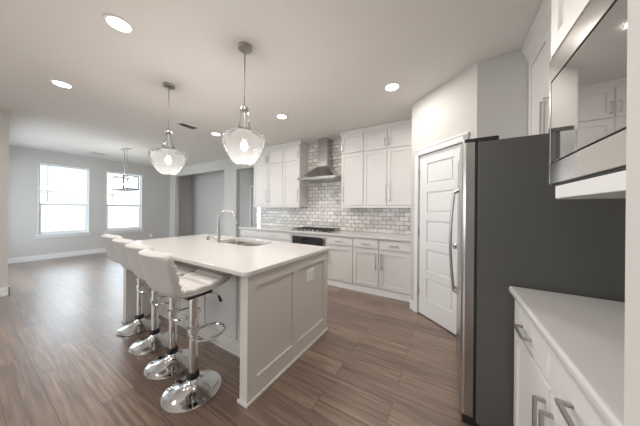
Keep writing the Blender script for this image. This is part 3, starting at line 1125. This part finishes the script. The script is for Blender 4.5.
st0 = stool()
SL = ['white channel-tufted bar stool nearest the camera, beside the island corner',
      'white bar stool second from the front, just behind the nearest one',
      'white bar stool third from the front, second from the window end',
      'white bar stool farthest from the camera, by the window end of the island']
for i, (x, y, rz) in enumerate(((-1.605, 0.893, 0.0), (-2.03, 0.955, 0.0), (-2.485, 1.005, -0.02), (-2.97, 1.055, 0.03))):
    o = st0 if i == 0 else copy_tree(st0)
    o.location = (x, y, 0)
    o.rotation_euler = (0, 0, rz)
    o['label'] = SL[i]

# ------------------------------------------------------------------ fridge
FB, FS0, FS1, FT = 0.145, 1.635, 2.545, 1.765
e = empty('refrigerator', (0.48, 2.09, 0), 'large side-by-side refrigerator with stainless doors and dark grey side', 'refrigerator')
MB().box(FB, 0.90, FS0, FS1, 0.03, FT - 0.012, 0.004).build('cabinet_shell', M['fridge_side'], e)
MB().box(FB - .004, 0.86, FS0 + .03, FS1 - .03, 0.0, 0.03).build('kick_grille', M['black'], e)
MB().box(FB - 0.016, FB + .002, FS0 + .006, FS1 - .006, 0.06, FT - 0.02).build('door_gasket', M['black'], e)
def fdoor(y0, y1):
    # rounded outer front edge
    pts = []
    x1_, x0_ = FB - 0.016, FB - 0.082
    pts += [(x1_, y0), (x0_ + .02, y0)]
    for k in range(5):
        a = k / 4 * PI / 2
        pts.append((x0_ + .02 - .02 * math.sin(a) + 0.0, y0 + .02 - .02 * math.cos(a)))
    for k in range(1, 8):
        t_ = k / 8
        pts.append((x0_ - 0.006 * math.sin(PI * t_), y0 + .02 + (y1 - y0 - .04) * t_))
    for k in range(5):
        a = k / 4 * PI / 2
        pts.append((x0_ + .02 - .02 * math.cos(a), y1 - .02 + .02 * math.sin(a)))
    pts += [(x1_, y1)]
    return MB().prism(pts, 'z', 0.055, FT - 0.01)
for (a, b), hy in (((FS0 + .003, 2.135), 2.085), ((2.145, FS1 - .003), 2.195)):
    do = fdoor(a, b).build('door', M['steel'], e)
    xf = FB - 0.086
    pts = [(xf + .004, hy, .66), (xf - .034, hy, .685)]
    for k in range(13):
        t_ = k / 12
        pts.append((xf - .034 - .022 * math.sin(PI * t_), hy, .70 + t_ * .76))
    pts += [(xf - .034, hy, 1.475), (xf + .004, hy, 1.50)]
    MB().tube(pts, 0.0105, 12).build('handle', M['nickel'], do)
for a, b in ((FS0 + .004, FS0 + .10), (FS1 - .10, FS1 - .004)):
    MB().box(FB - .07, FB + .10, a, b, FT - .012, FT + .014, 0.005).build('hinge_cover', M['black'], e)
for a, b in ((FS0 + .01, FS0 + .07), (FS1 - .07, FS1 - .01)):
    MB().box(FB - .07, FB + .04, a, b, 0.0, 0.052, 0.004).build('lower_hinge', M['black'], e)

# cabinet above the fridge
OX = 0.60
e = empty('wall_cabinet', (OX, 2.1, 1.80), 'white two-door wall cabinet above the refrigerator, with crown moulding', 'cabinet')
MB().box(OX, 0.94, 1.62, 2.57, 1.80, 2.68).build('body', M['cabinet'], e)
for a, b, hy in ((1.625, 2.108, 2.078), (2.114, 2.565, 2.145)):
    do = shaker(MB(), a, b, 1.805, 2.62, OX, 'x', -1).build('door', M['cabinet'], e)
    bar(do, hy, 1.98, OX - .02, 'x', -1, 0.27, True)
cr = MB()
cr.prism([(OX + .02, 2.62), (OX - .022, 2.62), (OX - .026, 2.65), (OX - .034, 2.665), (OX - .05, 2.72), (OX - .066, 2.735), (OX - .07, 2.766), (OX + .02, 2.766)], 'y', 1.13, 2.568)
cr.build('crown_moulding', M['cabinet'], e)

# ------------------------------------------------------------------ right-hand run
RX = 0.332
def right_unit(y0, y1, label, dh):
    e = empty('base_cabinet', (RX, (y0 + y1) / 2, 0), label, 'cabinet', 'base cabinets under the microwave')
    MB().box(RX, 0.94, y0, y1, 0.10, CT - 0.036).build('body', M['cabinet'], e)
    MB().box(RX + .05, 0.94, y0, y1, 0, 0.10).build('plinth', M['cabinet'], e)
    g = 0.006
    dr = slab(MB(), y0 + g, y1 - g, 0.700, 0.862, RX, 'x', -1).build('drawer', M['cabinet'], e)
    bar(dr, (y0 + y1) / 2 + .005, 0.765, RX - .022, 'x', -1, 0.145, False, 0.006)
    do = shaker(MB(), y0 + g, y1 - g, 0.11, 0.685, RX, 'x', -1, .055).build('door', M['cabinet'], e)
    bar(do, (y0 + .035) if dh == 'near' else (y1 - .035), 0.535, RX - .02, 'x', -1, 0.18, True, 0.006)
right_unit(1.10, 1.605, 'white base cabinet beside the refrigerator, under the right-hand counter', 'near')
right_unit(0.60, 1.10, 'white base cabinet at the bottom right, nearer the camera', 'far')
right_unit(0.344, 0.60, 'narrow white base cabinet against the near wall end, mostly out of frame', 'far')
tag(MB().box(0.287, 0.94, 0.344, 1.61, CT - 0.036, CT, 0.012, 4).build('countertop', M['quartz']),
    'white quartz countertop at bottom right, between fridge and near wall', 'countertop')

# microwave cabinet
MX = 0.335
e = empty('wall_cabinet', (MX, 0.73, 1.38), 'tall white wall cabinet housing the built-in microwave', 'cabinet')
c = MB().box(MX, 0.94, 0.344, 1.13, 1.885, CH - 0.004)
c.box(MX, 0.94, 1.112, 1.13, 1.375, 1.885).box(MX, 0.94, 0.344, 0.362, 1.375, 1.885).box(0.90, 0.94, 0.362, 1.112, 1.42, 1.885)
c.build('body', M['cabinet'], e)
MB().box(MX - .022, 0.94, 0.362, 1.068, 1.375, 1.418, 0.002).build('bottom_shelf', M['trim'], e)
for a, b, hy in ((0.35, 0.722, .69), (0.728, 1.125, .76)):
    do = shaker(MB(), a, b, 1.895, 2.60, MX, 'x', -1, 0.06).build('door', M['cabinet'], e)
    bar(do, hy, 2.06, MX - .02, 'x', -1, 0.2, True)
# under-cabinet light bar
tag(MB().box(0.44, 0.50, 0.40, 0.84, 1.352, 1.3745, 0.003).build('under_cabinet_light', M['plastic']),
    'slim white light bar fixed beneath the microwave cabinet shelf', 'light')

e = empty('microwave', (0.5, 0.72, 1.42), 'built-in stainless microwave with large dark mirrored glass door', 'microwave')
MB().box(MX + .003, 0.88, 0.37, 1.08, 1.428, 1.875).build('body', M['steel'], e)
f = MB()
YL, YR, ZB, ZT = 1.132, 0.346, 1.428, 1.882
XF = 0.312
gy0, gy1, gz0, gz1 = 0.40, 1.115, 1.503, 1.803
f.box(XF, MX + .004, gy1, YL, ZB, ZT, 0.002).box(XF, MX + .004, YR, gy0, ZB, ZT, 0.002)
f.box(XF, MX + .004, gy0, gy1, ZB, gz0, 0.002).box(XF, MX + .004, gy0, gy1, gz1, ZT, 0.002)
f.build('trim_frame', M['steel_smooth'], e)
MB().box(XF + .010, MX + .002, gy0 + .0, gy1 - .0, gz0, gz1).build('door_edge', M['black'], e)
MB().box(XF + .001, XF + .011, gy0 + .006, gy1 - .006, gz0 + .005, gz1 - .005, 0.0015).build('door_glass', M['mw_glass'], e)
MB().box(XF + .006, XF + .02, gy0 + .0, gy1, ZB - .008, ZB - .001).build('dark_gap_strip', M['black'], e)  # black strip paints in the dark gap between microwave and shelf

# ------------------------------------------------------------------ ceiling fixtures


def spot_under(o_loc, power, size=0.13):
    d_ = bpy.data.lights.new('downlight_lamp', 'AREA')
    d_.shape = 'DISK'
    d_.size = size
    d_.energy = power
    d_.color = (1.0, 0.95, 0.895)
    return d_


DL = [(-2.238, 0.647, 'recessed ceiling light nearest the camera, upper left of the picture'),
      (-3.902, 0.625, 'recessed ceiling light left of the far pendant, over the stool side'),
      (-0.594, 2.608, 'recessed ceiling light in front of the pantry corner'),
      (-2.252, 2.589, 'recessed ceiling light in front of the range hood'),
      (-3.889, 2.564, 'small-looking recessed ceiling light beyond the air vent'),
      (-0.594, 0.64, 'recessed ceiling light above the right-hand counter, over the top edge of the picture'),
      (-0.594, -1.2, 'added recessed ceiling light, unseen behind the photographer on the right'),  # this row is added out of view to brighten the room
      (-2.252, -1.2, 'added recessed ceiling light, unseen behind the photographer in the middle'),
      (-3.9, -1.2, 'added recessed ceiling light, unseen behind the photographer on the left')]
proto = None
for i, (x, y, lab) in enumerate(DL):
    if proto is None:
        proto = empty('recessed_light', (0, 0, CH), lab, 'ceiling light', 'recessed ceiling downlights')
        MB().lathe([(0.070, CH), (0.097, CH), (0.097, CH - .004), (0.088, CH - .009), (0.072, CH - .006)], 0, 0, 40, closed=True).build('trim_ring', M['trim'], proto)
        MB().lathe([(0, CH - .0005), (0.0715, CH - .0005), (0.0715, CH - .004), (0, CH - .004)], 0, 0, 40).build('lens', M['lens'], proto)
        lo = bpy.data.objects.new('downlight_lamp', spot_under(None, 11))
        col.objects.link(lo)
        lo.parent = proto
        lo.location = (0, 0, -0.012)
        o = proto
    else:
        o = copy_tree(proto)
    o.location = (x, y, CH)
    o['label'] = lab

# pendants over the island
def pendant():
    e = empty('pendant_light', (0, 0, CH), '', 'pendant light', 'clear glass pendants over the island')
    Z = CH
    MB().lathe([(0, Z), (0.062, Z), (0.062, Z - .016), (0.056, Z - .024), (0.012, Z - .028), (0, Z - .028)], 0, 0, 36).build('ceiling_canopy', M['nickel'], e)
    MB().tube([(0, 0, Z - .02), (0, 0, 2.225)], 0.0045, 10).build('rod', M['nickel'], e)
    MB().lathe([(0, 2.245), (0.012, 2.245), (0.016, 2.235), (0.036, 2.228), (0.038, 2.205), (0.030, 2.20), (0, 2.20)], 0, 0, 32).build('cap', M['nickel'], e)
    MB().lathe([(0, 2.20), (0.004, 2.20), (0.004, 1.985), (0.014, 1.98), (0.014, 1.935), (0, 1.935)], 0, 0, 24).build('socket', M['nickel'], e)
    pr = [(0.034, 2.215), (0.033, 2.17), (0.037, 2.12), (0.046, 2.075), (0.062, 2.04), (0.090, 2.018), (0.130, 2.003), (0.163, 1.988), (0.182, 1.966), (0.186, 1.94),
          (0.179, 1.90), (0.157, 1.845), (0.130, 1.795), (0.102, 1.755), (0.075, 1.732), (0.045, 1.722)]
    t2 = 0.0025
    outer = catmull(pr, 3)
    inner = [(max(r_ - t2, 0.001), z_) for r_, z_ in outer]
    MB().lathe(outer + inner[::-1], 0, 0, 56, closed=True).build('glass_shade', M['blown'], e)
    MB().lathe([(0, 1.955), (0.012, 1.955), (0.014, 1.935), (0.026, 1.905), (0.030, 1.885), (0.024, 1.862), (0.012, 1.850), (0, 1.848)], 0, 0, 24).build('bulb', M['bulb'], e)
    lo = bpy.data.lights.new('pendant_lamp', 'POINT')
    lo.energy = 11
    lo.color = (1.0, 0.95, 0.88)
    lo.shadow_soft_size = 0.03
    ob = bpy.data.objects.new('pendant_lamp', lo)
    col.objects.link(ob)
    ob.parent = e
    ob.location = (0, 0, 1.81 - CH)
    return e
pp = pendant()
pp.location = (-1.577, 1.311, CH)
pp['label'] = 'clear glass pendant light nearer the camera, over the island sink end'
q = copy_tree(pp)
q.location = (-2.829, 1.267, CH)
q['label'] = 'clear glass pendant light farther away, over the island window end'
for x, y in ((-1.577, 1.311), (-2.829, 1.267)):
    pass

# dining chandelier: open rectangular cage with candle bulbs
cx_, cy_ = -6.82, 2.12
e = empty('chandelier', (cx_, cy_, CH), 'rectangular open-cage nickel chandelier hanging before the windows', 'chandelier')
MB().box(cx_ - .17, cx_ + .17, cy_ - .055, cy_ + .055, CH - .022, CH, 0.004).build('ceiling_canopy', M['nickel'], e)
for s in (-1, 1):
    MB().tube([(cx_ + s * .085, cy_, CH - .02), (cx_ + s * .085, cy_, 2.10)], 0.006, 8).build('rod', M['nickel'], e)
cg = MB()
hx_, hy_, za, zb = .33, .14, 1.77, 2.085
for sx in (-1, 1):
    for sy in (-1, 1):
        cg.box(cx_ + sx * hx_ - .010, cx_ + sx * hx_ + .010, cy_ + sy * hy_ - .010, cy_ + sy * hy_ + .010, za, zb)
for zz in (za, zb):
    for sy in (-1, 1):
        cg.box(cx_ - hx_, cx_ + hx_, cy_ + sy * hy_ - .010, cy_ + sy * hy_ + .010, zz - .010, zz + .010)
    for sx in (-1, 1):
        cg.box(cx_ + sx * hx_ - .010, cx_ + sx * hx_ + .010, cy_ - hy_, cy_ + hy_, zz - .010, zz + .010)
cg.box(cx_ - hx_, cx_ + hx_, cy_ - .010, cy_ + .010, zb - .010, zb + .010)
cg.box(cx_ - hx_, cx_ + hx_, cy_ - .008, cy_ + .008, za + .01, za + .026).box(cx_ - hx_, cx_ - hx_ + .01, cy_ - hy_, cy_ + hy_, za + .005, za + .02).box(cx_ + hx_ - .01, cx_ + hx_, cy_ - hy_, cy_ + hy_, za + .005, za + .02)
cg.build('cage', M['dark_nickel'], e)
for k in range(5):
    xx = cx_ - .24 + k * .12
    cs = MB().lathe([(0, za + .024), (0.016, za + .024), (0.011, za + .04), (0.011, za + .11), (0, za + .11)], xx, cy_, 14).build('candle_sleeve', M['sill'], e)
    MB().lathe([(0, za + .108), (0.010, za + .11), (0.019, za + .14), (0.014, za + .175), (0, za + .20)], xx, cy_, 14).build('bulb', M['candle'], cs)

lo = bpy.data.lights.new('chandelier_lamp', 'POINT')
lo.energy = 12
lo.color = (1.0, 0.96, 0.92)
lo.shadow_soft_size = 0.2
ob = bpy.data.objects.new('chandelier_lamp', lo)
col.objects.link(ob)
ob.parent = e
ob.location = (0, 0, 1.95 - CH)

# ceiling vents
def vent(x, y, sx, sy, label):
    e = empty('ceiling_vent', (x, y, CH), label, 'vent')
    f = MB()
    f.box(x - sx, x + sx, y - sy, y - sy + .02, CH - .008, CH, .002).box(x - sx, x + sx, y + sy - .02, y + sy, CH - .008, CH, .002)
    f.box(x - sx, x - sx + .02, y - sy + .02, y + sy - .02, CH - .008, CH, .002).box(x + sx - .02, x + sx, y - sy + .02, y + sy - .02, CH - .008, CH, .002)
    f.build('frame', M['trim'], e)
    MB().box(x - sx + .02, x + sx - .02, y - sy + .02, y + sy - .02, CH - .002, CH - .0005).build('duct_opening', M['black'], e)
    s_ = MB()
    k = y - sy + .035
    while k < y + sy - .03:
        s_.box(x - sx + .02, x + sx - .02, k - .008, k + .004, CH - .007, CH - .003)
        k += .020
    s_.build('louvres', M['nickel'], e)
vent(-3.944, 2.07, 0.09, 0.15, 'rectangular grey ceiling air vent between the pendants and the far downlight')
vent(-8.06, 1.93, 0.08, 0.15, 'slim ceiling air vent near the window wall in the dining area')
